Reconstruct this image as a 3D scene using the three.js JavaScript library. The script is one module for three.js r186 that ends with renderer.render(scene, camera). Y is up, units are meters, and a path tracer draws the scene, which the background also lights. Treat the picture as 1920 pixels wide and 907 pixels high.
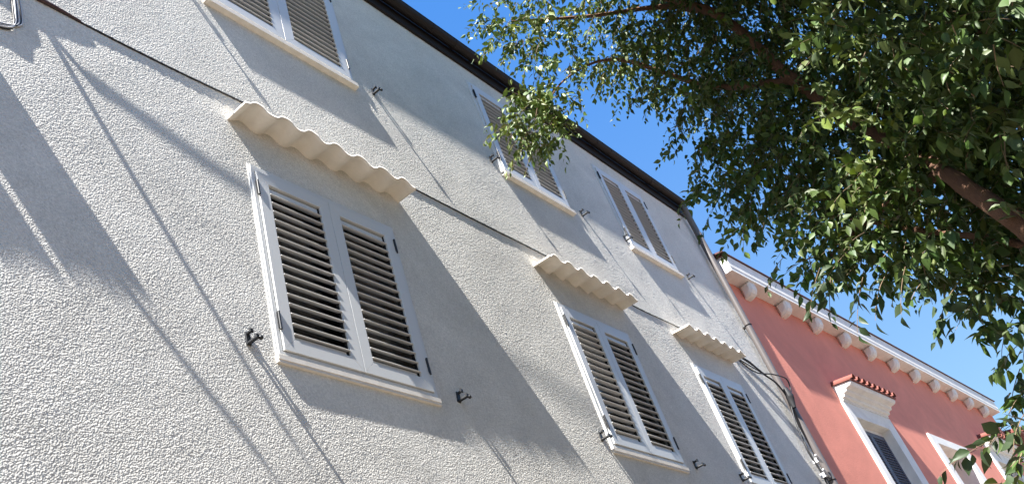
import * as THREE from 'three';
import { mergeGeometries } from 'three/addons/utils/BufferGeometryUtils.js';
import { createNoise2D } from 'simplex-noise';

// ---------------------------------------------------------------- camera, sky, sun, exposure
const G = 4.27;                                     // facade heights are measured from the sill line of the middle storey
const scene = new THREE.Scene();
const camera = new THREE.PerspectiveCamera(30.37, 1920 / 907, 0.05, 400);
{
  const yaw = 1.0706, pitch = 0.6317, roll = -0.3604;
  const f = new THREE.Vector3(Math.sin(yaw) * Math.cos(pitch), Math.sin(pitch), -Math.cos(yaw) * Math.cos(pitch));
  const r = new THREE.Vector3(Math.cos(yaw), 0, Math.sin(yaw)), u = r.clone().cross(f);
  camera.position.set(-3.192, 1.602, 2.893);
  camera.up.copy(u).multiplyScalar(Math.cos(roll)).addScaledVector(r, -Math.sin(roll));
  camera.lookAt(camera.position.clone().add(f));
}
const SUN = new THREE.Vector3(-7.1, 10.8, 1).normalize();
{
  const W = 512, H = 256, data = new Float32Array(W * H * 4);
  for (let j = 0; j < H; j++) {
    const el = ((j + 0.5) / H - 0.5) * Math.PI, y = Math.sin(el);
    for (let i = 0; i < W; i++) {
      const az = ((i + 0.5) / W - 0.5) * 2 * Math.PI, c = Math.cos(el);
      const cs = Math.cos(az) * c * SUN.x + y * SUN.y + Math.sin(az) * c * SUN.z;
      const h = Math.pow(1 - Math.max(0, y), 2.2);  // air mass: paler towards the horizon
      const glow = Math.pow(Math.max(0, cs), 12) * 0.10 + Math.pow(Math.max(0, cs), 60) * 0.25;
      const o = (j * W + i) * 4;
      data[o] = 0.016 + 0.12 * h + glow * 0.52;
      data[o + 1] = 0.064 + 0.15 * h + glow * 0.52;
      data[o + 2] = 0.186 + 0.075 * h + glow * 0.52;
      data[o + 3] = 1;
    }
  }
  const sky = new THREE.DataTexture(data, W, H, THREE.RGBAFormat, THREE.FloatType);
  sky.mapping = THREE.EquirectangularReflectionMapping; sky.magFilter = THREE.LinearFilter; sky.needsUpdate = true;
  scene.background = sky; scene.environment = sky;
}
const sun = new THREE.DirectionalLight(new THREE.Color().setRGB(1, 0.965, 0.91), 4.35);
sun.position.copy(SUN).multiplyScalar(30).add(new THREE.Vector3(3, 4, 1)); sun.target.position.set(3, 4, 1);
sun.castShadow = true; sun.shadow.mapSize.set(4096, 4096); sun.shadow.radius = 1;
Object.assign(sun.shadow.camera, { left: -14, right: 14, top: 14, bottom: -14, near: 1, far: 70 });
scene.add(sun, sun.target);
const renderer = new THREE.WebGLRenderer({ antialias: true });
renderer.toneMapping = THREE.LinearToneMapping;
renderer.toneMappingExposure = 4.8;
renderer.shadowMap.enabled = true;

// ---------------------------------------------------------------- helpers
let seed = 20240611;
const rnd = () => { seed = (seed + 0x6d2b79f5) | 0; let t = Math.imul(seed ^ (seed >>> 15), 1 | seed); t = (t + Math.imul(t ^ (t >>> 7), 61 | t)) ^ t; return ((t ^ (t >>> 14)) >>> 0) / 4294967296; };
const rr = (a, b) => a + (b - a) * rnd();
const noise = createNoise2D(rnd), noiseB = createNoise2D(rnd), noiseC = createNoise2D(rnd);
const lin = (r, g, b) => new THREE.Color().setRGB(r, g, b);
const used = new Map();
const numbered = (name) => { const n = used.get(name) ?? 0; used.set(name, n + 1); return n ? `${name}_${String(n).padStart(3, '0')}` : name; };
function obj(name, geo, mat, parent) {
  const m = new THREE.Mesh(Array.isArray(geo) ? merge(geo) : geo, mat); m.name = parent ? name : numbered(name);
  (parent ?? scene).add(m); return m;
}
function merge(list) {
  return list.length === 1 ? list[0] : mergeGeometries(list.map((g) => { const n = g.index ? g.toNonIndexed() : g; for (const k of Object.keys(n.attributes)) if (!['position', 'normal', 'uv'].includes(k)) n.deleteAttribute(k); return n; }));
}
function group(name, parent, label, category, groupName) {
  const o = new THREE.Group(); o.name = parent ? name : numbered(name); (parent ?? scene).add(o);
  if (label) o.userData = { label, category }; if (groupName) o.userData.group = groupName; return o;
}
const tag = (o, label, category, groupName) => { Object.assign(o.userData, { label, category }); if (groupName) o.userData.group = groupName; return o; };
const part = (o, label) => { o.userData.label = label; return o; };
const structure = (o) => { o.userData.kind = 'structure'; return o; };
function bx(x0, x1, y0, y1, z0, z1) { const g = new THREE.BoxGeometry(x1 - x0, y1 - y0, z1 - z0); g.translate((x0 + x1) / 2, (y0 + y1) / 2, (z0 + z1) / 2); return g; }
// box with chamfered edges
function cbx(x0, x1, y0, y1, z0, z1, b = 0.003) {
  const s = new THREE.Shape([[x0 + b, y0 + b], [x1 - b, y0 + b], [x1 - b, y1 - b], [x0 + b, y1 - b]].map((p) => new THREE.Vector2(...p)));
  const g = new THREE.ExtrudeGeometry(s, { depth: z1 - z0 - 2 * b, bevelEnabled: true, bevelSize: b, bevelThickness: b, bevelSegments: 1 });
  g.translate(0, 0, z0 + b); return g;
}
// flat polygon in x, y made solid between z0 and z1, with chamfers
function prism(pts, z0, z1, b = 0.0015, holes = []) {
  const s = new THREE.Shape(pts.map((p) => new THREE.Vector2(...p)));
  for (const h of holes) s.holes.push(new THREE.Path(h.map((p) => new THREE.Vector2(...p))));
  const g = new THREE.ExtrudeGeometry(s, b ? { depth: z1 - z0 - 2 * b, bevelEnabled: true, bevelSize: b, bevelOffset: -b, bevelThickness: b, bevelSegments: 1 } : { depth: z1 - z0, bevelEnabled: false });
  g.translate(0, 0, z0 + b); return g;
}
// profile in (z, y) extruded along x
function profile(pts, x0, x1, b = 0) {
  const s = new THREE.Shape(pts.map(([z, y]) => new THREE.Vector2(-z, y)));
  const g = new THREE.ExtrudeGeometry(s, b ? { depth: x1 - x0 - 2 * b, bevelEnabled: true, bevelSize: b, bevelOffset: -b, bevelThickness: b, bevelSegments: 1, curveSegments: 8 } : { depth: x1 - x0, bevelEnabled: false, curveSegments: 8 });
  g.translate(0, 0, b); g.rotateY(Math.PI / 2); g.translate(x0, 0, 0); return g;
}
const V = (p) => new THREE.Vector3(...p);
function tube(pts, r, seg = 40, sides = 6) { return new THREE.TubeGeometry(new THREE.CatmullRomCurve3(pts.map(V)), seg, r, sides); }
// limb whose radius tapers: pts [x, y, z, r]
function limb(pts, sides = 9, wob = 0.1, seg = 10) {
  const c = new THREE.CatmullRomCurve3(pts.map((p) => V(p.slice(0, 3)))), n = (pts.length - 1) * seg, fr = c.computeFrenetFrames(n, false);
  const pos = [], idx = [], uv = []; let len = 0, last = null;
  for (let i = 0; i <= n; i++) {
    const t = i / n, p = c.getPoint(t), k = Math.min(pts.length - 2, Math.floor(t * (pts.length - 1))), f = t * (pts.length - 1) - k, r = pts[k][3] * (1 - f) + pts[k + 1][3] * f;
    if (last) len += p.distanceTo(last); last = p;
    for (let j = 0; j <= sides; j++) {
      const a = (j % sides) / sides * 2 * Math.PI, w = r * (1 + wob * noise(Math.cos(a) * 1.3 + len * 3, Math.sin(a) * 1.3 + pts[0][0] * 7));
      const N = fr.normals[i], B = fr.binormals[i];
      pos.push(p.x + (N.x * Math.cos(a) + B.x * Math.sin(a)) * w, p.y + (N.y * Math.cos(a) + B.y * Math.sin(a)) * w, p.z + (N.z * Math.cos(a) + B.z * Math.sin(a)) * w);
      uv.push(j / sides * Math.max(0.1, r * 6.28), len);
      if (i < n && j < sides) { const q = i * (sides + 1) + j, s = q + sides + 1; idx.push(q, s, q + 1, s, s + 1, q + 1); }
    }
  }
  const g = new THREE.BufferGeometry();
  g.setAttribute('position', new THREE.Float32BufferAttribute(pos, 3)); g.setAttribute('uv', new THREE.Float32BufferAttribute(uv, 2)); g.setIndex(idx); g.computeVertexNormals(); return g;
}
// grey noise texture that tiles
function noiseTexture(size, octaves, lo = 0, hi = 255, seedOff = 0) {
  const d = new Uint8Array(size * size * 4), vals = new Float32Array(size * size); let mn = 9, mx = -9;
  for (let y = 0; y < size; y++) for (let x = 0; x < size; x++) {
    let v = 0;
    for (const [fr, am] of octaves) { const a = x / size * 2 * Math.PI, b = y / size * 2 * Math.PI, R = fr / (2 * Math.PI); v += am * (noise(Math.cos(a) * R + seedOff, Math.sin(a) * R + Math.cos(b) * R * 1.7) + noiseB(Math.sin(b) * R + Math.cos(a) * R, Math.cos(b) * R + seedOff)); }
    vals[y * size + x] = v; mn = Math.min(mn, v); mx = Math.max(mx, v);
  }
  for (let i = 0; i < vals.length; i++) { const v = lo + (hi - lo) * (vals[i] - mn) / (mx - mn); d[i * 4] = d[i * 4 + 1] = d[i * 4 + 2] = v; d[i * 4 + 3] = 255; }
  const t = new THREE.DataTexture(d, size, size); t.wrapS = t.wrapT = THREE.RepeatWrapping; t.magFilter = THREE.LinearFilter; t.needsUpdate = true; return t;
}

// ---------------------------------------------------------------- materials
const grainTex = noiseTexture(512, [[40, 1], [85, 0.8], [150, 0.5]]);
const patchTex = noiseTexture(256, [[3, 1], [7, 0.7], [19, 0.4], [50, 0.25]], 232, 255, 5);
patchTex.colorSpace = THREE.SRGBColorSpace;
const speckTex = (() => {                          // isotropic fine grain that tiles: blurred white noise
  const n = 1024, a = Float32Array.from({ length: n * n }, rnd), t = new Float32Array(n * n), k = [0.06, 0.24, 0.4, 0.24, 0.06];
  for (let pass = 0; pass < 2; pass++) {
    for (let y = 0; y < n; y++) for (let x = 0; x < n; x++) { let s = 0; for (let i = -2; i <= 2; i++) s += k[i + 2] * a[y * n + ((x + i + n) % n)]; t[y * n + x] = s; }
    for (let y = 0; y < n; y++) for (let x = 0; x < n; x++) { let s = 0; for (let i = -2; i <= 2; i++) s += k[i + 2] * t[((y + i + n) % n) * n + x]; a[y * n + x] = s; }
  }
  const d = new Uint8Array(n * n * 4); for (let i = 0; i < n * n; i++) { const v = Math.max(0, Math.min(255, 127 + (a[i] - 0.5) * 900)); d[i * 4] = d[i * 4 + 1] = d[i * 4 + 2] = v; d[i * 4 + 3] = 255; }
  const tx = new THREE.DataTexture(d, n, n); tx.wrapS = tx.wrapT = THREE.RepeatWrapping; tx.magFilter = THREE.LinearFilter; tx.needsUpdate = true; return tx;
})();
const stuccoTex = (() => {                         // pale plaster: fine speckle paints the shade of pits, over faint cloudy patches
  const n = 1024, d = new Uint8Array(n * n * 4), s = speckTex.image.data, p = patchTex.image.data;
  for (let y = 0; y < n; y++) for (let x = 0; x < n; x++) { const i = (y * n + x) * 4, v = Math.min(255, (p[((y >> 2) * 256 + (x >> 2)) * 4] / 255) * (236 + (s[(((y * 3 + 77) % n) * n + (x * 3 + 31) % n) * 4] - 127) * 0.1 + (s[i] - 127) * 0.1)); d[i] = v; d[i + 1] = v; d[i + 2] = v - 2; d[i + 3] = 255; }
  const t = new THREE.DataTexture(d, n, n); t.wrapS = t.wrapT = THREE.RepeatWrapping; t.magFilter = THREE.LinearFilter; t.colorSpace = THREE.SRGBColorSpace; t.needsUpdate = true; return t;
})();
const scaled = (t, r) => { const c = t.clone(); c.repeat.set(r, r); c.needsUpdate = true; return c; };
const M = {
  stucco: new THREE.MeshStandardMaterial({ color: lin(0.81, 0.785, 0.735), roughness: 0.95, map: scaled(stuccoTex, 0.45), bumpMap: scaled(speckTex, 0.7), bumpScale: 0.0026 }),
  stuccoFlat: new THREE.MeshStandardMaterial({ color: lin(0.81, 0.785, 0.735), roughness: 0.95, map: scaled(stuccoTex, 0.45), bumpMap: scaled(speckTex, 0.6), bumpScale: 0.0028 }),
  shutter: new THREE.MeshPhysicalMaterial({ color: lin(0.6, 0.605, 0.595), roughness: 0.38, clearcoat: 0.15, clearcoatRoughness: 0.4 }),
  slat: new THREE.MeshPhysicalMaterial({ color: lin(0.56, 0.555, 0.54), roughness: 0.36, clearcoat: 0.15, clearcoatRoughness: 0.4 }),
  black: new THREE.MeshStandardMaterial({ color: lin(0.012, 0.013, 0.015), roughness: 0.45 }),
  glass: new THREE.MeshPhysicalMaterial({ color: lin(0.92, 0.94, 0.94), roughness: 0.04, transmission: 1, thickness: 0, ior: 1.5 }),
  gasket: new THREE.MeshStandardMaterial({ color: lin(0.008, 0.008, 0.01), roughness: 0.8 }),
  sill: new THREE.MeshStandardMaterial({ color: lin(0.74, 0.69, 0.62), roughness: 0.75, map: scaled(patchTex, 2) }),
  canopy: new THREE.MeshStandardMaterial({ color: lin(0.8, 0.74, 0.655), roughness: 0.85, map: scaled(patchTex, 1.3) }),
  brown: new THREE.MeshPhysicalMaterial({ color: lin(0.011, 0.0068, 0.006), roughness: 0.6, specularIntensity: 0.6 }),
  pipe: new THREE.MeshPhysicalMaterial({ color: lin(0.1, 0.088, 0.085), roughness: 0.38, clearcoat: 0.2, clearcoatRoughness: 0.4 }),
  roofTile: new THREE.MeshStandardMaterial({ color: lin(0.2, 0.062, 0.046), roughness: 0.85, map: scaled(patchTex, 3) }),
  cableBlack: new THREE.MeshStandardMaterial({ color: lin(0.015, 0.015, 0.017), roughness: 0.55 }),
  cableGrey: new THREE.MeshStandardMaterial({ color: lin(0.5, 0.5, 0.51), roughness: 0.5 }),
  cableRed: new THREE.MeshStandardMaterial({ color: lin(0.06, 0.03, 0.03), roughness: 0.7 }),
  white: new THREE.MeshStandardMaterial({ color: lin(0.82, 0.81, 0.78), roughness: 0.8, map: scaled(patchTex, 0.8) }),
  pink: new THREE.MeshStandardMaterial({ color: lin(0.74, 0.265, 0.19), roughness: 0.93, map: scaled(patchTex, 0.35), bumpMap: scaled(speckTex, 0.4), bumpScale: 0.0012 }),
  street: new THREE.MeshStandardMaterial({ color: lin(0.15, 0.127, 0.098), roughness: 0.9, map: scaled(patchTex, 0.15) }),
  bark: new THREE.MeshStandardMaterial({ color: lin(0.15, 0.074, 0.043), roughness: 0.95, map: scaled(patchTex, 4), bumpMap: scaled(grainTex, 2.5), bumpScale: 0.012 }),
  twig: new THREE.MeshStandardMaterial({ color: lin(0.15, 0.1, 0.06), roughness: 0.9 }),
  leaf: new THREE.MeshPhysicalMaterial({ color: lin(0.06, 0.1, 0.03), roughness: 0.5, specularIntensity: 0.55, transmission: 0.3, thickness: 0, side: THREE.DoubleSide }),
  leafNew: new THREE.MeshPhysicalMaterial({ color: lin(0.2, 0.27, 0.05), roughness: 0.5, specularIntensity: 0.55, transmission: 0.4, thickness: 0, side: THREE.DoubleSide }),
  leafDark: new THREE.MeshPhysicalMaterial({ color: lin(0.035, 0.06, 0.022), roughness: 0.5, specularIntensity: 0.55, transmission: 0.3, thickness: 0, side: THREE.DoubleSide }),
};
M.leafCrowd = new THREE.MeshPhysicalMaterial({ color: lin(1, 1, 1), roughness: 0.5, specularIntensity: 0.55, transmission: 0.35, thickness: 0, side: THREE.DoubleSide });
M.roofEdge = new THREE.MeshStandardMaterial({ color: lin(0.09, 0.033, 0.032), roughness: 0.8 });
M.darkRoom = new THREE.MeshStandardMaterial({ color: lin(0.2, 0.16, 0.13), roughness: 0.9 });  // rooms coloured dark so the slat gaps look shaded
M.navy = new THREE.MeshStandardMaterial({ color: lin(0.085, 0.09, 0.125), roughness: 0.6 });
M.ochre = new THREE.MeshStandardMaterial({ color: lin(0.42, 0.36, 0.27), roughness: 0.95, map: scaled(patchTex, 0.3) });

// ---------------------------------------------------------------- ground
{
  const g = new THREE.PlaneGeometry(260, 260); g.rotateX(-Math.PI / 2); const uv = g.attributes.uv; for (let i = 0; i < uv.count; i++) uv.setXY(i, uv.getX(i) * 260, uv.getY(i) * 260);
  structure(obj('street', g, M.street));
}

// ---------------------------------------------------------------- the white house
const house = group('white_house', null, 'white rough plastered house with louvred shutters and brown gutter', 'house');
const X0 = -2.3, X1 = 7.15, YB = -1.2, YT = 4.45;
// windows: centre, half width of the louvre openings, bottom and top of the openings, tilt of the two leaves' slats, sill depth
const WIN = [
  { c: -3.056, h: 0.462, b: -0.022, t: 1.089, tilt: [20, 20], sd: 0.022 },
  { c: -0.0265, h: 0.466, b: -0.022, t: 1.089, tilt: [24, 23], sd: 0.022 },
  { c: 2.975, h: 0.443, b: -0.022, t: 1.089, tilt: [5, 22], sd: 0.022 },
  { c: 5.289, h: 0.441, b: -0.022, t: 1.089, tilt: [24, 25], sd: 0.022 },
  { c: -0.093, h: 0.556, b: 2.842, t: 3.89, tilt: [27, 22], sd: 0.045 },
  { c: 2.944, h: 0.44, b: 2.842, t: 3.89, tilt: [24, 22], sd: 0.045 },
  { c: 5.157, h: 0.44, b: 2.842, t: 3.89, tilt: [20, 23], sd: 0.045 },
];
const CAN = [[-0.71, 0.725], [2.3, 3.69], [4.62, 5.98]];
const inHole = (x, y) => WIN.some((w) => Math.abs(x - w.c) < w.h + 0.088 && y > w.b - 0.1 && y < w.t + 0.1);
{
  // rough-cast plaster, every grain modelled
  const xs = [X0]; while (xs[xs.length - 1] < X1 - 0.012) { const x = xs[xs.length - 1]; xs.push(x + 0.0046 + 0.00102 * (x - X0)); } xs.push(X1);
  const ny = Math.round((YT - YB) / 0.0057), nx = xs.length, pos = new Float32Array(nx * (ny + 1) * 3), uv = new Float32Array(nx * (ny + 1) * 2), idx = [];
  const relief = (x, y) => {
    const wx = x + 0.004 * noiseC(x * 45, y * 45), wy = y + 0.004 * noiseC(y * 45 + 50, x * 45);
    const a = noise(wx / 0.0098, wy / 0.0098), b = noiseB(wx / 0.0058, wy / 0.0058), c = noise(x / 0.021 + 9, y / 0.021), d = noiseB(x / 0.32, y / 0.32), e = noiseC(x / 1.1, y / 1.1);
    const cable = Math.exp(-(((y - 1.735 + 0.02 * d) / 0.045) ** 2)) * (x < 2.6 ? 0.5 : 0.3), hood = CAN.some(([p, q]) => x > p - 0.1 && x < q + 0.1) ? Math.exp(-(((y - 1.57) / 0.07) ** 2)) : 0;   // smoother filler along the cable and round the canopies
    const k = (0.95 + 0.3 * noiseC(x / 0.6 + 4, y / 0.6) + 0.15 * d) * (1 - Math.min(0.85, cable * (0.6 + 0.4 * c) + hood));
    return k * (0.00062 * a + 0.00052 * b + (0.0002 + 0.0006 * Math.min(1, Math.max(0, (x - 0.5) / 3))) * c) + 0.0004 * d + 0.0006 * e;
  };
  for (let j = 0, k = 0; j <= ny; j++) for (let i = 0; i < nx; i++, k++) {
    const x = xs[i], y = YB + (YT - YB) * j / ny;
    pos[k * 3] = x; pos[k * 3 + 1] = y + G; pos[k * 3 + 2] = relief(x, y); uv[k * 2] = x; uv[k * 2 + 1] = y;
    if (j < ny && i < nx - 1 && !inHole((x + xs[i + 1]) / 2, y + 0.0028)) idx.push(k, k + 1, k + nx, k + 1, k + nx + 1, k + nx);
  }
  const g = new THREE.BufferGeometry(); g.setAttribute('position', new THREE.BufferAttribute(pos, 3)); g.setAttribute('uv', new THREE.BufferAttribute(uv, 2)); g.setIndex(idx); g.computeVertexNormals();
  part(obj('wall', g, M.stucco, house), 'white rough-cast plaster wall face');
  const flat = (x0, x1, y0, y1, z0, z1) => { const b = bx(x0, x1, y0 + G, y1 + G, z0, z1), p = b.attributes.position, u = b.attributes.uv; for (let i = 0; i < p.count; i++) u.setXY(i, p.getX(i) + p.getZ(i), p.getY(i)); return b; };
  obj('wall', [flat(X0, X1, -G, YB, -0.4, 0)], M.stuccoFlat, house);                                                       // storey below
  const w0 = WIN[0], hl = w0.c - w0.h - 0.088, hr = w0.c + w0.h + 0.088;
  obj('wall', [flat(-7.5, hl, -G, YT, -0.4, 0), flat(hr, X0, -G, YT, -0.4, 0), flat(hl, hr, -G, w0.b - 0.1, -0.4, 0), flat(hl, hr, w0.t + 0.1, YT, -0.4, 0)], M.stuccoFlat, house);   // around the next window
  const hole = (w) => [[w.c - w.h - 0.1, w.b - 0.11 + G], [w.c - w.h - 0.1, w.t + 0.11 + G], [w.c + w.h + 0.1, w.t + 0.11 + G], [w.c + w.h + 0.1, w.b - 0.11 + G]];
  obj('inner_wall', prism([[X0, YB + G], [X1, YB + G], [X1, YT + G], [X0, YT + G]], -0.4, -0.075, 0, WIN.slice(1).map(hole)), M.darkRoom, house);
  obj('added_partition', bx(-7.2, X1 - 0.3, 0.02, 4.28 + G, -1.6, -1.5), M.darkRoom, house);  // unseen partition added to keep the gaps between the slats dark
  obj('side_wall', flat(X1 - 0.25, X1, -G, 4.4, -7, -0.4), M.stuccoFlat, house);
  obj('side_wall', flat(-7.5, -7.25, -G, 4.4, -7, -0.4), M.stuccoFlat, house);
  obj('side_wall', [flat(-7.5, X1, -G, 4.4, -7.25, -7)], M.stuccoFlat, house);
}

// shuttered windows
const slatGeo = new THREE.CylinderGeometry(1, 1, 1, 14, 1); slatGeo.rotateZ(Math.PI / 2); slatGeo.scale(1, 0.0062, 0.0255);
const hingeGeo = mergeGeometries([new THREE.CylinderGeometry(0.0075, 0.0075, 0.115, 10), new THREE.BoxGeometry(0.022, 0.1, 0.006).translate(0, 0, -0.004)].map((g) => g.toNonIndexed()));
function shutteredWindow(w) {
  const q = group('shuttered_window', house), { c, h, b, t } = w, B = b + G, T = t + G;
  const fo = h + 0.11, lo = h + 0.078, m = 0.08 * h / 0.466, z0 = -0.012, z1 = 0.024;
  // outer frame, two steps
  const rect = (x, y0, y1) => [[c - x, y0], [c + x, y0], [c + x, y1], [c - x, y1]];
  obj('frame', [prism(rect(fo, B - 0.112, T + 0.126), -0.07, 0.014, 0.003, [rect(lo + 0.004, B - 0.086, T + 0.083).reverse()]), prism(rect(fo + 0.012, B - 0.116, T + 0.134), -0.01, 0.007, 0.002, [rect(fo - 0.002, B - 0.109, T + 0.122).reverse()])], M.shutter, q);
  for (const s of [-1, 1]) {
    const xa = s < 0 ? c - lo : c + 0.0016, xb = s < 0 ? c - 0.0016 : c + lo, oa = s < 0 ? c - h : c + m, ob = s < 0 ? c - m : c + h, ya = B - 0.082, yb = T + 0.079;
    const rail = [prism([[xa, ya], [xb, ya], [ob, B], [oa, B]], z0, z1), prism([[xa, yb], [oa, T], [ob, T], [xb, yb]], z0, z1), prism([[xa, ya], [oa, B], [oa, T], [xa, yb]], z0, z1), prism([[xb, ya], [xb, yb], [ob, T], [ob, B]], z0, z1)];
    obj('shutter_leaf', rail, M.shutter, q);
    obj('gasket', [bx(oa - 0.006, oa + 0.005, B, T, z0 + 0.002, z1 - 0.014), bx(ob - 0.005, ob + 0.006, B, T, z0 + 0.002, z1 - 0.014)], M.gasket, q);
    const n = 16, top = T - 0.066, bot = B + 0.046, pitch = (top - bot) / (n - 1);
    obj('filler_panel', cbx(oa + 0.007, ob - 0.016, top + 0.016, T - 0.016, 0, 0.01, 0.002), M.shutter, q);
    obj('filler_panel', cbx(oa + 0.007, ob - 0.018, B + 0.003, bot - 0.014, 0, 0.008, 0.002), M.shutter, q);
    for (let i = 0; i < n; i++) {
      const sl = new THREE.Mesh(slatGeo, M.slat); sl.name = 'slat'; sl.position.set((oa + ob) / 2, bot + pitch * i, 0.0055); sl.scale.x = ob - oa - 0.006;
      sl.rotation.x = THREE.MathUtils.degToRad(w.tilt[s < 0 ? 0 : 1] + rr(-1.2, 1.2)); q.add(sl);
    }
    for (const y of [B + 0.098, T - 0.06]) { const hg = new THREE.Mesh(hingeGeo, M.black); hg.name = 'hinge'; hg.position.set(c + s * (lo + 0.004), y, 0.026); q.add(hg); }
  }
  obj('window_pane', bx(c - h - 0.09, c + h + 0.09, B - 0.09, T + 0.09, -0.066, -0.055), M.glass, q);
  const sh = h + 0.123, d = w.sd, up = d > 0.03;
  obj('sill', up ? [profile([[-0.02, B - 0.118], [-0.02, B - 0.17], [d, B - 0.17], [d, B - 0.146], [d - 0.006, B - 0.142], [d - 0.006, B - 0.118]], c - sh, c + sh, 0.003)]
    : [profile([[-0.02, B - 0.118], [-0.02, B - 0.162], [d - 0.004, B - 0.162], [d - 0.004, B - 0.147], [d, B - 0.146], [d, B - 0.118]], c - sh, c + sh, 0.002)], M.sill, q);
}
WIN.forEach(shutteredWindow);

// wavy tile canopies over the middle windows
function canopy(x0, x1, depth, waves, y = 1.57) {
  const nx = waves * 22, nz = 10, pos = [], idx = [], uv = [], th = 0.017, amp = 0.024, W = nx + 1;
  const put = (side) => {
    for (let j = 0; j <= nz; j++) for (let i = 0; i <= nx; i++) {
      const t = i / nx, z = -0.01 + (depth + 0.01) * j / nz, ph = 2 * Math.PI * waves * t, c = Math.cos(ph);
      const wv = -amp * (c > 0 ? Math.pow(c, 0.8) : -Math.pow(-c, 0.8)), sag = 0.004 * noise(t * 3, x0) + 0.002 * noise(t * 9, z * 20);
      pos.push(x0 + (x1 - x0) * t, y + G + wv + sag - 0.02 * j / nz + (side ? th : 0), z + 0.003 * noise(t * 14, x1)); uv.push(x0 + (x1 - x0) * t, z);
    }
  };
  put(0); put(1);
  const o = W * (nz + 1), quad = (a, b, c, d) => idx.push(a, b, c, a, c, d);
  for (let j = 0; j < nz; j++) for (let i = 0; i < nx; i++) { const a = j * W + i; quad(a, a + 1, a + W + 1, a + W); quad(o + a, o + a + W, o + a + W + 1, o + a + 1); }
  for (let i = 0; i < nx; i++) { const a = nz * W + i; quad(a, a + 1, o + a + 1, o + a); }
  for (let j = 0; j < nz; j++) { const a = j * W, b = a + nx; quad(a, a + W, o + a + W, o + a); quad(b, o + b, o + b + W, b + W); }
  const g = new THREE.BufferGeometry(); g.setAttribute('position', new THREE.Float32BufferAttribute(pos, 3)); g.setAttribute('uv', new THREE.Float32BufferAttribute(uv, 2)); g.setIndex(idx); g.computeVertexNormals();
  return obj('window_canopy', g, M.canopy, house);
}
canopy(-0.71, 0.725, 0.178, 7); canopy(2.3, 3.69, 0.178, 7, 1.575); canopy(4.62, 5.98, 0.178, 7, 1.57);
canopy(-2.97, -2.73, 0.147, 1); canopy(-2.68, -2.31, 0.147, 2);  // unseen canopy pieces, added and shaped to cast the left shadow bands

// shutter holders: black iron catches on the wall
const holderGeo = (() => {
  const parts = [cbx(-0.012, 0.012, -0.032, 0.03, -0.004, 0.007, 0.002)];
  const rod = (a, b, r) => tube([a, a.map((v, i) => (v + b[i]) / 2), b], r, 4, 8);
  parts.push(rod([0, -0.024, 0], [0.004, -0.026, 0.068], 0.0085), rod([0, 0.02, 0], [-0.002, 0.022, 0.034], 0.0075));
  parts.push(cbx(-0.012, 0.022, -0.036, -0.014, 0.062, 0.074, 0.003), cbx(-0.012, 0.008, 0.012, 0.032, 0.03, 0.04, 0.003), new THREE.SphereGeometry(0.011, 10, 8).translate(0.016, -0.028, 0.07));
  return merge(parts);
})();
for (const [x, y] of [[-0.775, -0.085], [0.757, -0.075], [2.32, -0.06], [3.74, -0.075], [4.62, -0.07], [5.95, -0.07], [0.8, 2.8], [2.28, 2.83], [3.72, 2.81], [4.56, 2.82], [5.95, 2.79], [-0.95, 2.8]]) {
  const o = new THREE.Mesh(holderGeo, M.black); o.name = 'shutter_holder'; o.position.set(x, y + G, 0.002); o.scale.set(1.2, 1.2, 1.05); o.rotation.z = rr(-0.15, 0.15); house.add(o);
}

// eave board, gutter and roof
obj('eave_board', [profile([[-0.3, 4.265 + G], [0.028, 4.265 + G], [0.034, 4.5 + G], [-0.3, 4.5 + G]], -7.6, X1 - 0.02, 0.003)], M.brown, house);
const gutterArc = (r, cz, cy, n = 12) => Array.from({ length: n + 1 }, (_, i) => { const a = Math.PI + Math.PI * i / n; return [cz - r * Math.cos(a) * -1, cy + r * Math.sin(a)]; });
{
  const cz = 0.094, cy = 4.425 + G, outer = gutterArc(0.055, cz, cy), inner = gutterArc(0.05, cz, cy).reverse();
  const g = profile([...outer, ...inner], -7.6, 7.02);
  const gut = obj('gutter', [g, tube([[-7.6, cy + 0.002, cz + 0.053], [0, cy + 0.002, cz + 0.053], [7.02, cy + 0.002, cz + 0.053]], 0.008, 30, 8), profile([[cz - 0.055, cy], [cz, cy - 0.055], [cz + 0.055, cy]], 7.012, 7.02)], M.brown, house);
  for (let x = -1.6; x < 7; x += 1.28) obj('gutter_joint', profile([...gutterArc(0.0585, cz, cy), ...gutterArc(0.053, cz, cy).reverse()], x, x + 0.05), M.brown, gut);
  for (let x = -1.3; x < 7; x += 0.64) obj('gutter_bracket', profile([...gutterArc(0.0575, cz, cy), ...gutterArc(0.052, cz, cy).reverse()], x, x + 0.022), M.brown, gut);
  const roof = profile([[0.06, 4.49 + G], [0.06, 4.53 + G], [-3.6, 5.6 + G], [-7.4, 4.53 + G], [-7.4, 4.49 + G], [-3.6, 5.5 + G]], -7.62, X1 + 0.02);
  obj('roof', roof, M.roofTile, house);
  obj('attic_floor', bx(-7.4, X1 - 0.1, 4.3 + G, 4.4 + G, -7.1, -0.2), M.white, house);
}
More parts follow.
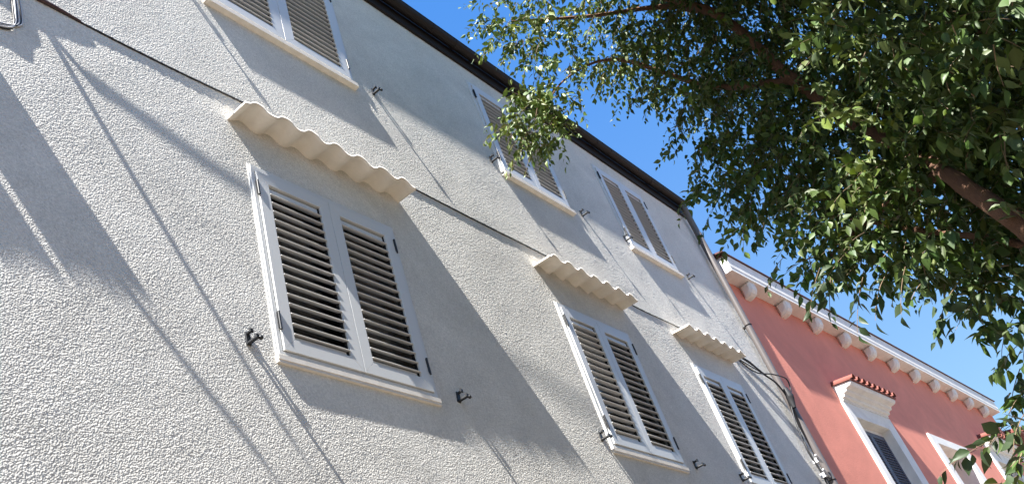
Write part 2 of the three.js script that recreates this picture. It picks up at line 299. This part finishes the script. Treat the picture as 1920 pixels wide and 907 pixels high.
{
  const p = obj('downpipe', [tube([[6.95, 4.37 + G, 0.094], [6.96, 4.3 + G, 0.094], [7.0, 4.16 + G, 0.08], [7.035, 4.02 + G, 0.07], [7.04, 3.85 + G, 0.07]], 0.043, 40, 16), tube([[7.04, 3.87 + G, 0.07], [7.04, 2 + G, 0.07], [7.04, -2 + G, 0.07], [7.04, -G + G, 0.07]], 0.043, 40, 16), tube([[7.04, 3.9 + G, 0.07], [7.04, 3.86 + G, 0.07], [7.04, 3.82 + G, 0.07]], 0.048, 4, 16)], M.pipe, house);
  for (const y of [2.35, 0.2, -2]) obj('pipe_clip', [new THREE.TorusGeometry(0.045, 0.006, 8, 20).rotateX(Math.PI / 2).translate(7.04, y + G, 0.07), bx(7.02, 7.06, y + G - 0.012, y + G + 0.012, -0.005, 0.022)], M.brown, p);
}

// ---------------------------------------------------------------- cables
function strand(name, paths, mat, label, category = 'cable') { const o = obj(name, paths, mat); return tag(o, label, category); }
const twist = (pts, r, off, ph, turns) => { const c = new THREE.CatmullRomCurve3(pts.map(V)), n = 90; return tube(Array.from({ length: n + 1 }, (_, i) => { const t = i / n, p = c.getPoint(t), a = ph + t * turns; return [p.x, p.y + off * Math.cos(a), p.z + off * Math.sin(a)]; }), r, 260, 6); };
{
  const run = [[-1.95, 1.785, 0.016], [-1.55, 1.772, 0.015], [-1.13, 1.77, 0.014], [-0.57, 1.788, 0.016], [0.15, 1.8, 0.017], [0.94, 1.793, 0.014], [1.7, 1.785, 0.016], [2.47, 1.786, 0.014], [3.2, 1.75, 0.015], [4.0, 1.692, 0.015], [4.8, 1.706, 0.014], [5.5, 1.69, 0.016], [6.1, 1.68, 0.016], [6.6, 1.62, 0.03], [6.93, 1.55, 0.05]].map(([x, y, z]) => [x, y + G, Math.max(0.002, z - 0.013)]);
  strand('wall_cable', [0, 2.1, 4.2].map((p) => twist(run, 0.0052, 0.003, p, 200)), M.cableBlack, 'thin black twisted cable running along the white wall above the canopies');
  strand('cable_sleeve', [limb([[-2.2, 1.82 + G, 0.008, 0.012], [-1.95, 1.79 + G, 0.008, 0.015], [-1.78, 1.785 + G, 0.008, 0.013], [-1.62, 1.776 + G, 0.006, 0.007]], 10, 0.15)], M.cableRed, 'dark brown sleeve round the start of the wall cable', 'cable');
  const black = [], grey = [];
  const path = (o, k) => [[-1.99 + o, 1.95 + G, 0.006], [-1.965 + o, 1.72 + G, 0.006 + k], [-1.948 + o * 1.2, 1.58 + G, 0.007 + k], [-1.942 + o, 1.5 + G, 0.006], [-1.975, 1.445 + G + o * 0.8, 0.007 + k], [-2.06, 1.412 + G + o, 0.006], [-2.25, 1.38 + G + o, 0.006]];
  for (let i = 0; i < 3; i++) { black.push(tube(path(-0.018 + 0.014 * i, 0.002 * i), 0.0052, 60)); grey.push(tube(path(-0.011 + 0.014 * i, 0.005 - 0.002 * i), 0.0055, 60)); }
  strand('cable_bend', black, M.cableBlack, 'black cables bending round on the wall next to pale grey ones');
  strand('cable_bend', grey, M.cableGrey, 'pale grey cables bending round on the wall next to black ones');
  // bundle that drops beside the downpipe
  const drop = [[6.05, 1.69, 0.02], [6.35, 1.66, 0.05], [6.6, 1.52, 0.08], [6.86, 1.4, 0.1], [6.97, 1.2, 0.09], [6.9, 0.9, 0.06], [6.84, 0.55, 0.045], [6.88, 0.2, 0.06], [6.86, -0.4, 0.03], [6.86, -2, 0.03], [6.86, -4.2, 0.03]].map(([x, y, z]) => [x, y + G, z]);
  strand('cable_drop', [0, 1, 2, 3].map((i) => tube(drop.map(([x, y, z], k) => [x + 0.03 * Math.sin(k * 1.7 + i * 1.6), y + 0.02 * Math.cos(k + i), z + 0.012 * Math.cos(k * 2.1 + i * 1.6)]), 0.007, 120)), M.cableBlack, 'black cable bundle hanging down beside the brown downpipe');
  strand('cable_loop', [tube([[6.1, 1.62, 0.03], [6.4, 1.5, 0.06], [6.8, 1.52, 0.13], [7.1, 1.5, 0.16], [7.16, 1.42, 0.13], [7.02, 1.3, 0.14], [6.92, 1.22, 0.1]].map(([x, y, z]) => [x, y + G, z]), 0.008, 60), limb([[6.95, 1.36 + G, 0.13, 0.03], [6.95, 1.24 + G, 0.13, 0.045], [6.94, 1.1 + G, 0.12, 0.025]], 9, 0.2)], M.cableBlack, 'loose black cable loop and taped joint over the downpipe');
  for (const [x, y, which] of [[6.87, 0.42, 'upper'], [6.86, 0.24, 'lower']]) tag(obj('cable_clamp', [cbx(x - 0.03, x + 0.03, y + G - 0.025, y + G + 0.03, 0.03, 0.1, 0.008), new THREE.CylinderGeometry(0.012, 0.012, 0.14, 8).rotateZ(1).translate(x, y + G + 0.01, 0.105)], M.cableGrey), `${which} of two pale plastic clamps on the cables by the downpipe`, 'clamp', 'pale clamps on the cable bundle');
}
// added beyond the left edge: box, arm and cables shaped to cast wall shadows
{
  const o = group('added_box', null, 'added grey box out of view on the wall, shaped to cast a wedge shadow', 'shadow caster');
  obj('case', cbx(-2.07, -1.96, 1.87 + G, 2.06 + G, 0, 0.018, 0.004), M.cableGrey, o); obj('lid', cbx(-2.075, -1.955, 1.865 + G, 2.065 + G, 0.018, 0.025, 0.003), M.cableGrey, o);
  const b = group('added_arm', null, 'added iron arm out of view, shaped to cast a long shadow streak', 'bracket');
  obj('arm', limb([[-2.02, 1.98 + G, 0, 0.012], [-2.13, 1.93 + G, 0.11, 0.012], [-2.24, 1.88 + G, 0.235, 0.012]], 8, 0), M.black, b);
  obj('wall_plate', cbx(-2.06, -1.98, 1.93 + G, 2.03 + G, 0.025, 0.032, 0.002), M.black, b);
  strand('added_cable', [tube([[-1.98, 1.83, 0.02], [-1.97, 1.84, 0.04], [-1.91, 1.97, 0.062], [-1.78, 2.11, 0.087], [-1.53, 2.39, 0.13], [-1.1, 2.96, 0.21], [-0.58, 3.6, 0.3], [-0.26, 4.14, 0.37], [-0.3, 4.9, 0.47], [-2.2, 6.6, 1.0], [-5, 8.5, 3]].map(([x, y, z]) => [x, y + G, z]), 0.0075, 110, 8)], M.cableBlack, 'added black cable out of view, its path set to cast the slanting shadow band');
  strand('added_cable_end', [tube([[-2.6, 1.55, 0.1], [-2.42, 1.49, 0.12], [-2.3, 1.44, 0.16], [-2.18, 1.4, 0.2]].map(([x, y, z]) => [x, y + G, z]), 0.01, 20, 8)], M.cableBlack, 'added cable end out of view, shaped to cast a shadow streak');
}

// ---------------------------------------------------------------- the pink house (facade turned a few degrees)
const pink = group('pink_house', null, 'salmon pink house with white corbelled cornice and white window surrounds', 'house');
pink.position.set(7.25, 0, -0.02); pink.rotation.y = THREE.MathUtils.degToRad(-3);
{
  const PW = [{ x0: 2.26, x1: 3.5, t: 1.49, b: -0.9, o0: 2.06, o1: 3.82 }, { x0: 5.84, x1: 7.3, t: 1.6, b: -0.4, o0: 5.58, o1: 7.62, niche: true }, { x0: 9.55, x1: 10.8, t: 1.75, b: -0.7, o0: 9.32, o1: 11.1 }];
  const uvm = (g) => { const p = g.attributes.position, u = g.attributes.uv; for (let i = 0; i < p.count; i++) u.setXY(i, p.getX(i) + p.getZ(i), p.getY(i)); return g; };
  const holes = PW.map((w) => [[w.x0 - 0.06, w.b - 0.06 + G], [w.x0 - 0.06, w.t + 0.06 + G], [w.x1 + 0.06, w.t + 0.06 + G], [w.x1 + 0.06, w.b - 0.06 + G]]);
  obj('wall', uvm(prism([[-0.1, 0], [12.4, 0], [12.4, 3.4 + G], [-0.1, 3.4 + G]], -0.35, 0, 0, holes)), M.pink, pink);
  obj('side_wall', bx(12.1, 12.4, 0, 3.4 + G, -7, -0.35), M.pink, pink);
  obj('side_wall', bx(-0.1, 0.2, 0, 3.4 + G, -7, -0.35), M.pink, pink);
  obj('side_wall', bx(-0.1, 12.4, 0, 3.4 + G, -7.3, -7), M.pink, pink);
  const cor = obj('cornice', profile([[-0.3, 3.27 + G], [0.2, 3.27 + G], [0.2, 3.33 + G], [0.205, 3.34 + G], [0.205, 3.55 + G], [-0.3, 3.55 + G]], 0.02, 12.4, 0.004), M.white, pink);
  const cs = [[0, 0], [0.165, 0], [0.172, -0.02], [0.172, -0.08], [0.16, -0.13], [0.13, -0.17], [0.09, -0.192], [0.05, -0.2], [0, -0.203]].map(([z, y]) => [z, y + 3.27 + G]);
  const cg = profile(cs, -0.105, 0.105, 0.035);
  for (let i = 0; i < 11; i++) { const m = new THREE.Mesh(cg, M.white); m.name = 'corbel'; m.position.x = 0.61 + 1.075 * i; cor.add(m); }
  const roof = obj('roof', profile([[0.225, 3.553 + G], [0.225, 3.574 + G], [-3.5, 4.5 + G], [-7.4, 3.6 + G], [-7.4, 3.56 + G], [-3.5, 4.4 + G]], -0.04, 12.5), M.roofEdge, pink);
  obj('attic_floor', bx(0, 12.3, 3.3 + G, 3.4 + G, -7.1, -0.2), M.white, pink);
  const edge = new THREE.CylinderGeometry(0.055, 0.06, 0.34, 10, 1, true, 0, Math.PI).rotateZ(Math.PI / 2).rotateY(Math.PI / 2).rotateX(0.24);
  for (let i = 0; i < 55; i++) { const m = new THREE.Mesh(edge, M.roofTile); m.name = 'roof_tile'; m.position.set(0.06 + i * 0.224, 3.55 + G, 0.03); roof.add(m); }
  for (const w of PW) {
    const q = group('window', pink), T = w.t + G, B = w.b + G, ot = T + (w.niche ? 0.16 : 0.23);
    obj('surround', prism([[w.o0, B - 0.12], [w.o1, B - 0.12], [w.o1, ot], [w.o0, ot]], -0.34, 0.035, 0.004, [[[w.x0, B], [w.x0, T], [w.x1, T], [w.x1, B]]]), M.white, q);
    obj('sill', cbx(w.o0 - 0.05, w.o1 + 0.05, B - 0.2, B - 0.12, -0.05, 0.1, 0.006), M.white, q);
    if (w.niche) { obj('recess_panel', bx(w.x0 - 0.03, w.x1 + 0.03, B - 0.03, T + 0.03, -0.36, -0.342), M.pink, q); continue; }
    obj('window_frame', prism([[w.x0, B], [w.x1, B], [w.x1, T], [w.x0, T]], -0.15, -0.1, 0.004, [[[w.x0 + 0.05, B + 0.05], [w.x0 + 0.05, T - 0.06], [w.x1 - 0.05, T - 0.06], [w.x1 - 0.05, B + 0.05]]]), M.white, q);
    obj('window_pane', bx(w.x0 + 0.05, w.x1 - 0.05, B + 0.05, T - 0.06, -0.14, -0.125), M.glass, q);
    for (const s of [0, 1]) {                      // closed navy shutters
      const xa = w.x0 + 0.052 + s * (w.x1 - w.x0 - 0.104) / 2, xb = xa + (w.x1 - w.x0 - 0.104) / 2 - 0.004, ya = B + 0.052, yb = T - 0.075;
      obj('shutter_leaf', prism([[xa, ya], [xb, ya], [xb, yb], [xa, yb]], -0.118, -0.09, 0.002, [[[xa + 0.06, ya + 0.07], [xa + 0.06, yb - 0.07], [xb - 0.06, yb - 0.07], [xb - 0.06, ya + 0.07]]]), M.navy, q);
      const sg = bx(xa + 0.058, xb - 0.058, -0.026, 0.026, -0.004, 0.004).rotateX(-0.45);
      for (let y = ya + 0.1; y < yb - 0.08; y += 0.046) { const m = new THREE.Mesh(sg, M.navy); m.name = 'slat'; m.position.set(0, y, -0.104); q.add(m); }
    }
    const hood = obj('hood_moulding', profile([[-0.01, ot], [0.045, ot], [0.05, ot + 0.035], [0.09, ot + 0.04], [0.1, ot + 0.08], [0.15, ot + 0.09], [0.165, ot + 0.13], [0.24, ot + 0.14], [0.265, ot + 0.17], [0.265, ot + 0.2], [-0.01, ot + 0.255]], w.o0 + 0.02, w.o1 - 0.04, 0.005), M.white, q);
    const n = 9, tw = (w.o1 - w.o0 - 0.02) / n;
    const tg = new THREE.CylinderGeometry(tw * 0.32, tw * 0.36, 0.36, 12, 1, true, 0, Math.PI).rotateZ(Math.PI / 2).rotateY(Math.PI / 2).rotateX(0.17);
    obj('tile_bed', profile([[-0.01, ot + 0.257], [-0.01, ot + 0.275], [0.29, ot + 0.22], [0.29, ot + 0.202], [0.27, ot + 0.203]], w.o0, w.o1 - 0.02, 0), M.roofTile, q);
    for (let i = 0; i < n; i++) { const m = new THREE.Mesh(tg, M.roofTile); m.name = 'roof_tile'; m.position.set(w.o0 + tw * (i + 0.5), ot + 0.25, 0.14); q.add(m); }
  }
}
// the lower house beyond it
{
  const o = group('low_house', null, 'pale low house with red tiled roof beyond the pink house', 'house');
  o.position.set(7.25, 0, -0.02); o.rotation.y = THREE.MathUtils.degToRad(-3);
  obj('wall', bx(12.45, 22, 0, 2.75 + G, -6, -0.1), M.white, o);
  const roof = obj('roof', profile([[0.3, 2.7 + G], [0.3, 2.78 + G], [-3, 3.5 + G], [-6.2, 2.8 + G], [-6.2, 2.72 + G], [-3, 3.4 + G]], 12.42, 22.1), M.roofTile, o);
  const tg = new THREE.CylinderGeometry(0.07, 0.08, 0.4, 10, 1, true, 0, Math.PI).rotateZ(Math.PI / 2).rotateY(Math.PI / 2).rotateX(0.21);
  for (let i = 0; i < 34; i++) { const m = new THREE.Mesh(tg, M.roofTile); m.name = 'roof_tile'; m.position.set(12.6 + i * 0.25, 2.815 + G, 0.15); roof.add(m); }
}

// unseen house added across the street to hide low sky from the white wall
{
  const o = group('added_opposite_house', null, 'added ochre house across the street, unseen, hiding low sky from the white house', 'house');
  const holes = []; for (let f = 0; f < 2; f++) for (let i = 0; i < 6; i++) { const x = -9 + i * 4.2, y = 0.7 + f * 2.1; holes.push([[x, y], [x, y + 1.4], [x + 1, y + 1.4], [x + 1, y]]); }
  obj('wall', prism([[-12, 0], [16, 0], [16, 4.4], [-12, 4.4]], 7.2, 7.5, 0, holes), M.ochre, o);
  for (const h of holes) { const q = group('window', o); obj('window_frame', prism([h[0], h[3], h[2], h[1]], 7.25, 7.31, 0.004, [[[h[0][0] + 0.06, h[0][1] + 0.06], [h[0][0] + 0.06, h[1][1] - 0.06], [h[2][0] - 0.06, h[1][1] - 0.06], [h[2][0] - 0.06, h[0][1] + 0.06]]]), M.white, q); obj('window_pane', bx(h[0][0] + 0.06, h[2][0] - 0.06, h[0][1] + 0.06, h[1][1] - 0.06, 7.28, 7.295), M.glass, q); }
  obj('side_wall', bx(-12, -11.7, 0, 4.4, 7.5, 14), M.ochre, o); obj('side_wall', bx(15.7, 16, 0, 4.4, 7.5, 14), M.ochre, o); obj('side_wall', bx(-12, 16, 0, 4.4, 14, 14.3), M.ochre, o);
  obj('attic_floor', bx(-11.9, 15.9, 4.3, 4.4, 7.4, 14.2), M.white, o);
  obj('roof', profile([[6.95, 4.4], [6.95, 4.5], [10.7, 5.5], [14.6, 4.5], [14.6, 4.4], [10.7, 5.4]], -12.2, 16.2), M.roofTile, o);
}

// ---------------------------------------------------------------- the tree
const LOBES = [
  [1.44,7.36,1.11,0.28,1.5,0.074,1.7], [1.55,7.03,1.21,0.27,1.6,0.074,1.7], [1.28,6.08,1.02,0.23,4.2,0.074,1.7], [1.47,6.42,1.27,0.17,1.6,0.074,1.7], [2.00,7.01,1.64,0.39,1,0.074,1.7], [2.06,6.67,1.69,0.31,1,0.074,1.7],
  [2.11,6.40,2.04,0.45,1,0.074], [2.04,7.07,2.20,0.55,0.8,0.074], [1.72,7.55,1.74,0.51,0.7,0.074,1.7], [2.09,6.18,2.48,0.59,1,0.074], [2.17,5.73,2.20,0.43,1,0.074], [2.11,5.41,1.95,0.24,1,0.074],
  [2.09,4.95,2.18,0.33,1,0.088], [2.15,5.24,2.18,0.34,1,0.074], [2.10,5.00,2.53,0.49,1,0.088], [2.05,5.61,2.87,0.59,1,0.074], [1.90,5.12,3.23,0.59,1,0.088], [1.94,4.71,2.90,0.54,1,0.088],
  [1.87,4.39,2.43,0.34,1,0.088], [1.84,4.56,2.04,0.15,0.9,0.088], [1.66,4.09,2.16,0.15,1,0.1], [1.74,3.99,2.39,0.22,1,0.1], [1.73,4.06,2.71,0.39,1,0.1], [1.64,4.56,3.48,0.55,1,0.088],
  [1.68,4.14,3.20,0.49,1,0.1], [1.62,3.82,2.94,0.39,1,0.1], [1.59,3.64,2.72,0.17,1,0.1], [1.58,3.41,2.86,0.19,1,0.1], [1.50,3.31,3.12,0.42,0.7,0.1], [1.55,3.87,3.55,0.60,0.7,0.1],
  [1.69,4.54,3.97,0.66,0.6,0.088], [1.89,5.75,3.62,0.75,0.6,0.074], [2.03,6.84,2.87,0.80,0.6,0.074], [1.39,3.23,3.46,0.56,0.4,0.1], [1.40,3.84,3.89,0.68,0.4,0.1], [3.12,6.34,2.55,0.90,0.8,0.074],
  [3.10,5.67,3.14,0.90,0.8,0.074], [2.96,4.91,3.35,0.84,0.8,0.074], [2.81,4.57,2.77,0.57,0.8,0.074], [2.96,5.33,2.53,0.61,0.8,0.074], [3.04,7.20,2.23,0.75,0.8,0.074], [2.63,4.00,3.20,0.65,0.6,0.088],
  [2.90,5.69,3.86,0.97,0.6,0.074], [3.00,6.96,3.22,0.98,0.5,0.074], [1.30,5.11,2.95,0.19,0.55,0.088,1.4], [1.31,4.93,2.94,0.17,0.5,0.088,1.4], [1.37,4.66,2.66,0.13,0.45,0.1,1.4], [1.37,4.29,2.75,0.25,0.75,0.1,1.4],
  [1.42,4.20,2.65,0.18,0.75,0.1,1.4], [1.03,4.42,3.35,0.24,0.25,0.1], [1.23,4.34,3.06,0.25,0.3,0.1], [1.03,4.04,3.31,0.23,0.2,0.1], [0.69,4.58,3.19,0.38,0.8,0.1], [0.58,4.34,3.50,0.42,0.7,0.1],
  [0.86,4.16,3.19,0.32,0.6,0.1], [0.74,3.93,3.45,0.39,0.7,0.1], [0.71,3.59,3.30,0.26,0.35,0.1], [0.25,4.92,3.30,0.43,0.8,0.1], [0.06,4.48,3.62,0.47,0.7,0.1], [0.76,6.11,2.77,0.43,0.7,0.088],
  [0.15,4.00,3.75,0.50,0.6,0.1], [1.11,2.90,3.06,0.27,0.6,0.1], [1.95,5.58,1.77,0.17,1,0.074], [2.00,5.17,1.79,0.18,1,0.088], [1.84,4.70,1.87,0.13,1,0.088], [1.56,3.16,2.80,0.11,1.4,0.1],
  [1.61,2.99,2.68,0.10,1.4,0.1], [1.65,2.81,2.56,0.10,1.4,0.1], [1.29,2.54,2.48,0.09,1.2,0.1], [1.43,7.18,2.58,0.48,1.5], [1.18,7.23,2.34,0.48,1.5], [0.91,7.25,2.12,0.48,1.5],  // entries without leaf size: unseen lobes added above to shade the crown core
  [0.83,6.87,2.35,0.48,1.5], [0.97,7.03,2.34,0.48,1.5], [1.01,6.66,2.68,0.48,1.5], [1.36,6.65,2.97,0.48,1.5], [0.44,6.68,2.24,0.48,1.5], [2.16,7.80,2.69,0.48,1.5],
  [2.20,7.05,3.27,0.48,1.5], [1.92,6.50,3.49,0.48,1.5], [1.42,6.69,2.97,0.48,1.5], [1.67,7.28,2.71,0.48,1.5], [2.30,8.32,2.33,0.48,1.5], [1.28,6.04,3.38,0.48,1.5],
  [2.35,6.52,3.94,0.48,1.5], [0.49,5.25,3.43,0.48,1.5], [0.66,7.21,1.98,0.48,1.5], [0.42,6.87,2.07,0.48,1.5], [0.60,7.60,2.60,0.72,0.9], [1.60,8.40,2.60,0.72,0.9],
  [0.90,7.40,3.60,0.72,0.9], [1.20,6.80,3.60,0.72,0.9], [1.90,7.80,3.20,0.72,0.9], [2.60,8.00,2.60,0.72,0.9], [2.80,7.20,3.60,0.72,0.9], [1.00,5.60,4.20,0.72,0.9],
  [2.20,5.60,4.40,0.72,0.9], [0.40,5.40,4.40,0.72,0.9],
];
const SPRAYS = [
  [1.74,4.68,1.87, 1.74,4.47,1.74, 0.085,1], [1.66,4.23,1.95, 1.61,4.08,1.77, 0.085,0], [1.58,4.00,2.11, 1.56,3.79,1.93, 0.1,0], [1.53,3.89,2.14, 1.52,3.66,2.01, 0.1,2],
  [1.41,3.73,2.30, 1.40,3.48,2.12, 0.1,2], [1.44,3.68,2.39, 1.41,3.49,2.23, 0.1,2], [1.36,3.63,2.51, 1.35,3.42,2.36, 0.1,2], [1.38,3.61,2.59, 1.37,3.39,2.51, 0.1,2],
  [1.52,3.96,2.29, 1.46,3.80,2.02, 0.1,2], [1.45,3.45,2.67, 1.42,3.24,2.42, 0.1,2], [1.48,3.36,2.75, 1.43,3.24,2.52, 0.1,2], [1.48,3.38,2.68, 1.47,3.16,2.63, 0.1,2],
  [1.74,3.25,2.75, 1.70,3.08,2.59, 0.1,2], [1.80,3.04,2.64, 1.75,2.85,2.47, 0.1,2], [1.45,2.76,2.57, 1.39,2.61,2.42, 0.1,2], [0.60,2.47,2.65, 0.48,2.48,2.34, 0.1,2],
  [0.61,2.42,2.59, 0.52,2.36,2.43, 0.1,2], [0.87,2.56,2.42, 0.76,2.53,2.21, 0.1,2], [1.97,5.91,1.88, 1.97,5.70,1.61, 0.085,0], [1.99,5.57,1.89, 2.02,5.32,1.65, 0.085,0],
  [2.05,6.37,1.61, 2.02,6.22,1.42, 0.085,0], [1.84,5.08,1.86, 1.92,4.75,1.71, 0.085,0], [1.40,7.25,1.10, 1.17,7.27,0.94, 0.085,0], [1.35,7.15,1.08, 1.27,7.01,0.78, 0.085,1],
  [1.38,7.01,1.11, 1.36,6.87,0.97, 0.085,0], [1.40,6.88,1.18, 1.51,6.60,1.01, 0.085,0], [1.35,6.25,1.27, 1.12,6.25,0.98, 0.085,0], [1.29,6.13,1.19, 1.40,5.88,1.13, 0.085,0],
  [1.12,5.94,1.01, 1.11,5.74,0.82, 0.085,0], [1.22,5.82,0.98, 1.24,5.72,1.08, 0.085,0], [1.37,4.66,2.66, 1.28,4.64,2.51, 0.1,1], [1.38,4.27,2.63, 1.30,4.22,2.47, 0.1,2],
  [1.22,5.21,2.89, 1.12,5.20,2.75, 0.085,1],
];
const LIMBS = [
  [ [0.91,2.46,3.17,0.130], [1.01,2.88,3.11,0.075], [1.06,3.35,3.04,0.050], [1.38,3.97,2.93,0.040], [1.79,4.47,2.84,0.042], [1.98,4.93,2.70,0.042], [1.88,5.40,2.57,0.040], [1.91,6.37,2.39,0.035], [1.90,7.17,1.95,0.020] ],
  [ [1.01,2.88,3.11,0.050], [1.36,3.40,3.00,0.020], [1.68,3.92,2.64,0.015], [2.11,4.54,2.26,0.015] ],
  [ [1.01,2.88,3.11,0.070], [1.65,3.91,3.49,0.070], [1.84,4.80,3.58,0.050], [1.89,5.78,3.44,0.035] ],
  [ [1.88,5.40,2.57,0.030], [2.15,6.05,2.04,0.022], [1.89,6.67,1.56,0.014], [1.47,6.42,1.27,0.008], [1.33,6.20,1.08,0.006] ],
  [ [1.91,6.37,2.39,0.030], [2.02,6.86,2.11,0.024], [1.74,7.09,1.58,0.015], [1.39,7.26,1.11,0.007] ],
  [ [1.38,3.97,2.93,0.030], [1.85,4.23,2.50,0.020], [1.67,4.07,2.18,0.010] ],
];

const tree = group('street_tree', null, 'broad leafed green tree overhanging the street in front of the houses', 'tree');
{
  const [T0, T1] = LIMBS[0];
  obj('trunk', limb([[T0[0] - 0.2, -0.15, T0[2] + 0.14, 0.24], [T0[0] - 0.18, 0.4, T0[2] + 0.12, 0.185], [T0[0] - 0.12, 1.4, T0[2] + 0.06, 0.165], [T0[0], T0[1], T0[2], 0.14], [T1[0], T1[1], T1[2], 0.11]], 16, 0.12), M.bark, tree);
  for (const l of LIMBS) obj('branch', limb(l, 10, 0.16), M.bark, tree);
  // leaf: ovate, pointed, folded along the midrib and drooping at the tip; length 1 along y
  const leafShape = (w, fold, droop) => {
    const st = [[0, 0.02], [0.14, 0.55], [0.34, 1], [0.58, 0.82], [0.8, 0.36], [1, 0]], pos = [], idx = [];
    st.forEach(([t, k]) => { const d = -droop * t * t; for (const s of [-1, 0, 1]) pos.push(s * k * w, t - droop * 0.2 * t * t, d + (s ? fold * k * w : 0)); });
    for (let i = 0; i < st.length - 1; i++) for (const s of [0, 1]) { const a = i * 3 + s; if (i === st.length - 2) idx.push(a, a + 1, a + 4); else idx.push(a, a + 1, a + 4, a, a + 4, a + 3); }
    // stalk
    const b = pos.length / 3; pos.push(-0.012, 0.02, 0, 0.012, 0.02, 0, 0, -0.16, 0.02); idx.push(b, b + 2, b + 1);
    const g = new THREE.BufferGeometry(); g.setAttribute('position', new THREE.Float32BufferAttribute(pos, 3)); g.setIndex(idx); g.computeVertexNormals(); return g;
  };
  const shapes = [leafShape(0.25, 0.35, 0.18), leafShape(0.22, 0.6, 0.35), leafShape(0.28, 0.2, 0.1)];
  const twigs = [], singles = [], crowd = [[], [], []];
  const up = new THREE.Vector3(0, 1, 0), X = new THREE.Vector3(), Y = new THREE.Vector3(), Z = new THREE.Vector3(), mtx = new THREE.Matrix4();
  function spray(p0, p1, size, each, stem = true, gap = 0.035) {
    const d = p1.clone().sub(p0), len = d.length(), dir = d.clone().normalize(), n = Math.max(4, Math.round(len / gap));
    const mid = p0.clone().lerp(p1, 0.5).add(new THREE.Vector3(rr(-0.05, 0.05), 0.1 + rr(0, 0.08), rr(-0.05, 0.05)).multiplyScalar(len));
    const at = (t) => { const a = p0.clone().lerp(mid, t), b = mid.clone().lerp(p1, t); return a.lerp(b, t); };
    if (stem) twigs.push([p0, at(0.25), at(0.5), at(0.75), p1]);
    const side = new THREE.Vector3(rr(-1, 1), rr(-0.3, 0.3), rr(-1, 1)).cross(dir).normalize();
    for (let i = 0; i <= n; i++) {
      const t = 0.08 + 0.92 * i / n, p = at(t), s = i % 2 ? 1 : -1;
      Y.copy(dir).multiplyScalar(rr(0.3, 0.7)).addScaledVector(side, i === n ? 0 : s * rr(0.5, 1)).add(X.set(rr(-0.35, 0.35), -rr(0.1, 0.75), rr(-0.45, 0.45))).normalize();
      Z.set(rr(-0.8, 0.6), rr(0.1, 1.1), rr(-0.7, 0.9)).normalize();
      X.copy(Y).cross(Z).normalize(); Z.copy(X).cross(Y).normalize();
      const L = size * rr(0.5, 1.2) * (0.75 + 0.25 * Math.sin(Math.PI * Math.min(1, t + 0.25)));
      mtx.makeBasis(X.clone().multiplyScalar(L), Y.clone().multiplyScalar(L), Z.clone().multiplyScalar(L)); mtx.setPosition(p.addScaledVector(Y, L * 0.15));
      each(mtx);
    }
  }
  for (const s of SPRAYS) spray(V(s.slice(0, 3)), V(s.slice(3, 6)), s[6], (m) => singles.push([m.clone(), s[7]]), true, s[8] ?? 0.032);
  const axis = new THREE.Vector3(1.9, 4.6, 2.8);
  for (const [x, y, z, r, dens, size = 0.09, litTint = 1] of LOBES) {  // lobes meant to look sunlit get a brighter, yellower leaf colour
    const n = Math.round(dens * 92 * Math.pow(r / 0.4, 2.2)) + 3;
    for (let i = 0; i < n; i++) {
      const u = new THREE.Vector3(rr(-1, 1), rr(-1, 1), rr(-1, 1)); if (u.length() > 1) { i--; continue; }
      const rad = Math.pow(u.length(), 0.55); u.normalize();
      const p = new THREE.Vector3(x, y, z).addScaledVector(u, rad * r), out = p.clone().sub(axis).setY(0).normalize();
      const end = p.clone().addScaledVector(out, rr(0.02, 0.14)).addScaledVector(u, rr(0, 0.1)).add(new THREE.Vector3(rr(-0.12, 0.12), -rr(0.0, 0.15), rr(-0.12, 0.12)));
      spray(p, end, size, (m) => { const k = crowd[Math.floor(rnd() * 3)]; k.push([m.clone(), litTint]); }, rnd() < 0.6, 0.027);
    }
  }
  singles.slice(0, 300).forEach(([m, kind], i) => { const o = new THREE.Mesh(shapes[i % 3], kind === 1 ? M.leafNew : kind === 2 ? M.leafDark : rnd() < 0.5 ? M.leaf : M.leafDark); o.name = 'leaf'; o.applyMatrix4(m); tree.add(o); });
  singles.slice(300).forEach(([m]) => crowd[0].push([m, 1]));
  crowd.forEach((list, k) => {
    const im = new THREE.InstancedMesh(shapes[k], M.leafCrowd, list.length); im.name = 'crown'; im.userData.kind = 'stuff'; const c = new THREE.Color();
    list.forEach(([m, litTint], i) => { im.setMatrixAt(i, m); const a = rr(0.75, 1.25) * litTint, yl = rnd() < 0.05 ? 1.8 : 1; c.setRGB(0.058 * a * yl * (litTint > 1 ? 1.15 : 1) * rr(0.85, 1.25), 0.1 * a * Math.min(yl, 1.6), 0.021 * a * rr(0.7, 1.2)); im.setColorAt(i, c); });
    tree.add(im);
  });
  const tw = new THREE.BufferGeometry(), pos = [], idx = [];
  for (const pts of twigs) {
    const b = pos.length / 3;
    pts.forEach((p, i) => { const r = 0.0032 - 0.0005 * i; for (let j = 0; j < 3; j++) { const a = j * 2.094; pos.push(p.x + r * Math.cos(a), p.y + r * 0.5 * Math.sin(a * 2), p.z + r * Math.sin(a)); } });
    for (let i = 0; i < pts.length - 1; i++) for (let j = 0; j < 3; j++) { const a = b + i * 3 + j, c = b + i * 3 + (j + 1) % 3; idx.push(a, c, a + 3, c, c + 3, a + 3); }
  }
  tw.setAttribute('position', new THREE.Float32BufferAttribute(pos, 3)); tw.setIndex(idx); tw.computeVertexNormals();
  obj('twigs', tw, M.twig, tree).userData.kind = 'stuff';
  console.log('leaves', crowd.map((c) => c.length).join(' '), 'single', singles.length);
}

scene.traverse((o) => { if (o.isMesh) { o.castShadow = true; o.receiveShadow = true; } });
renderer.render(scene, camera);
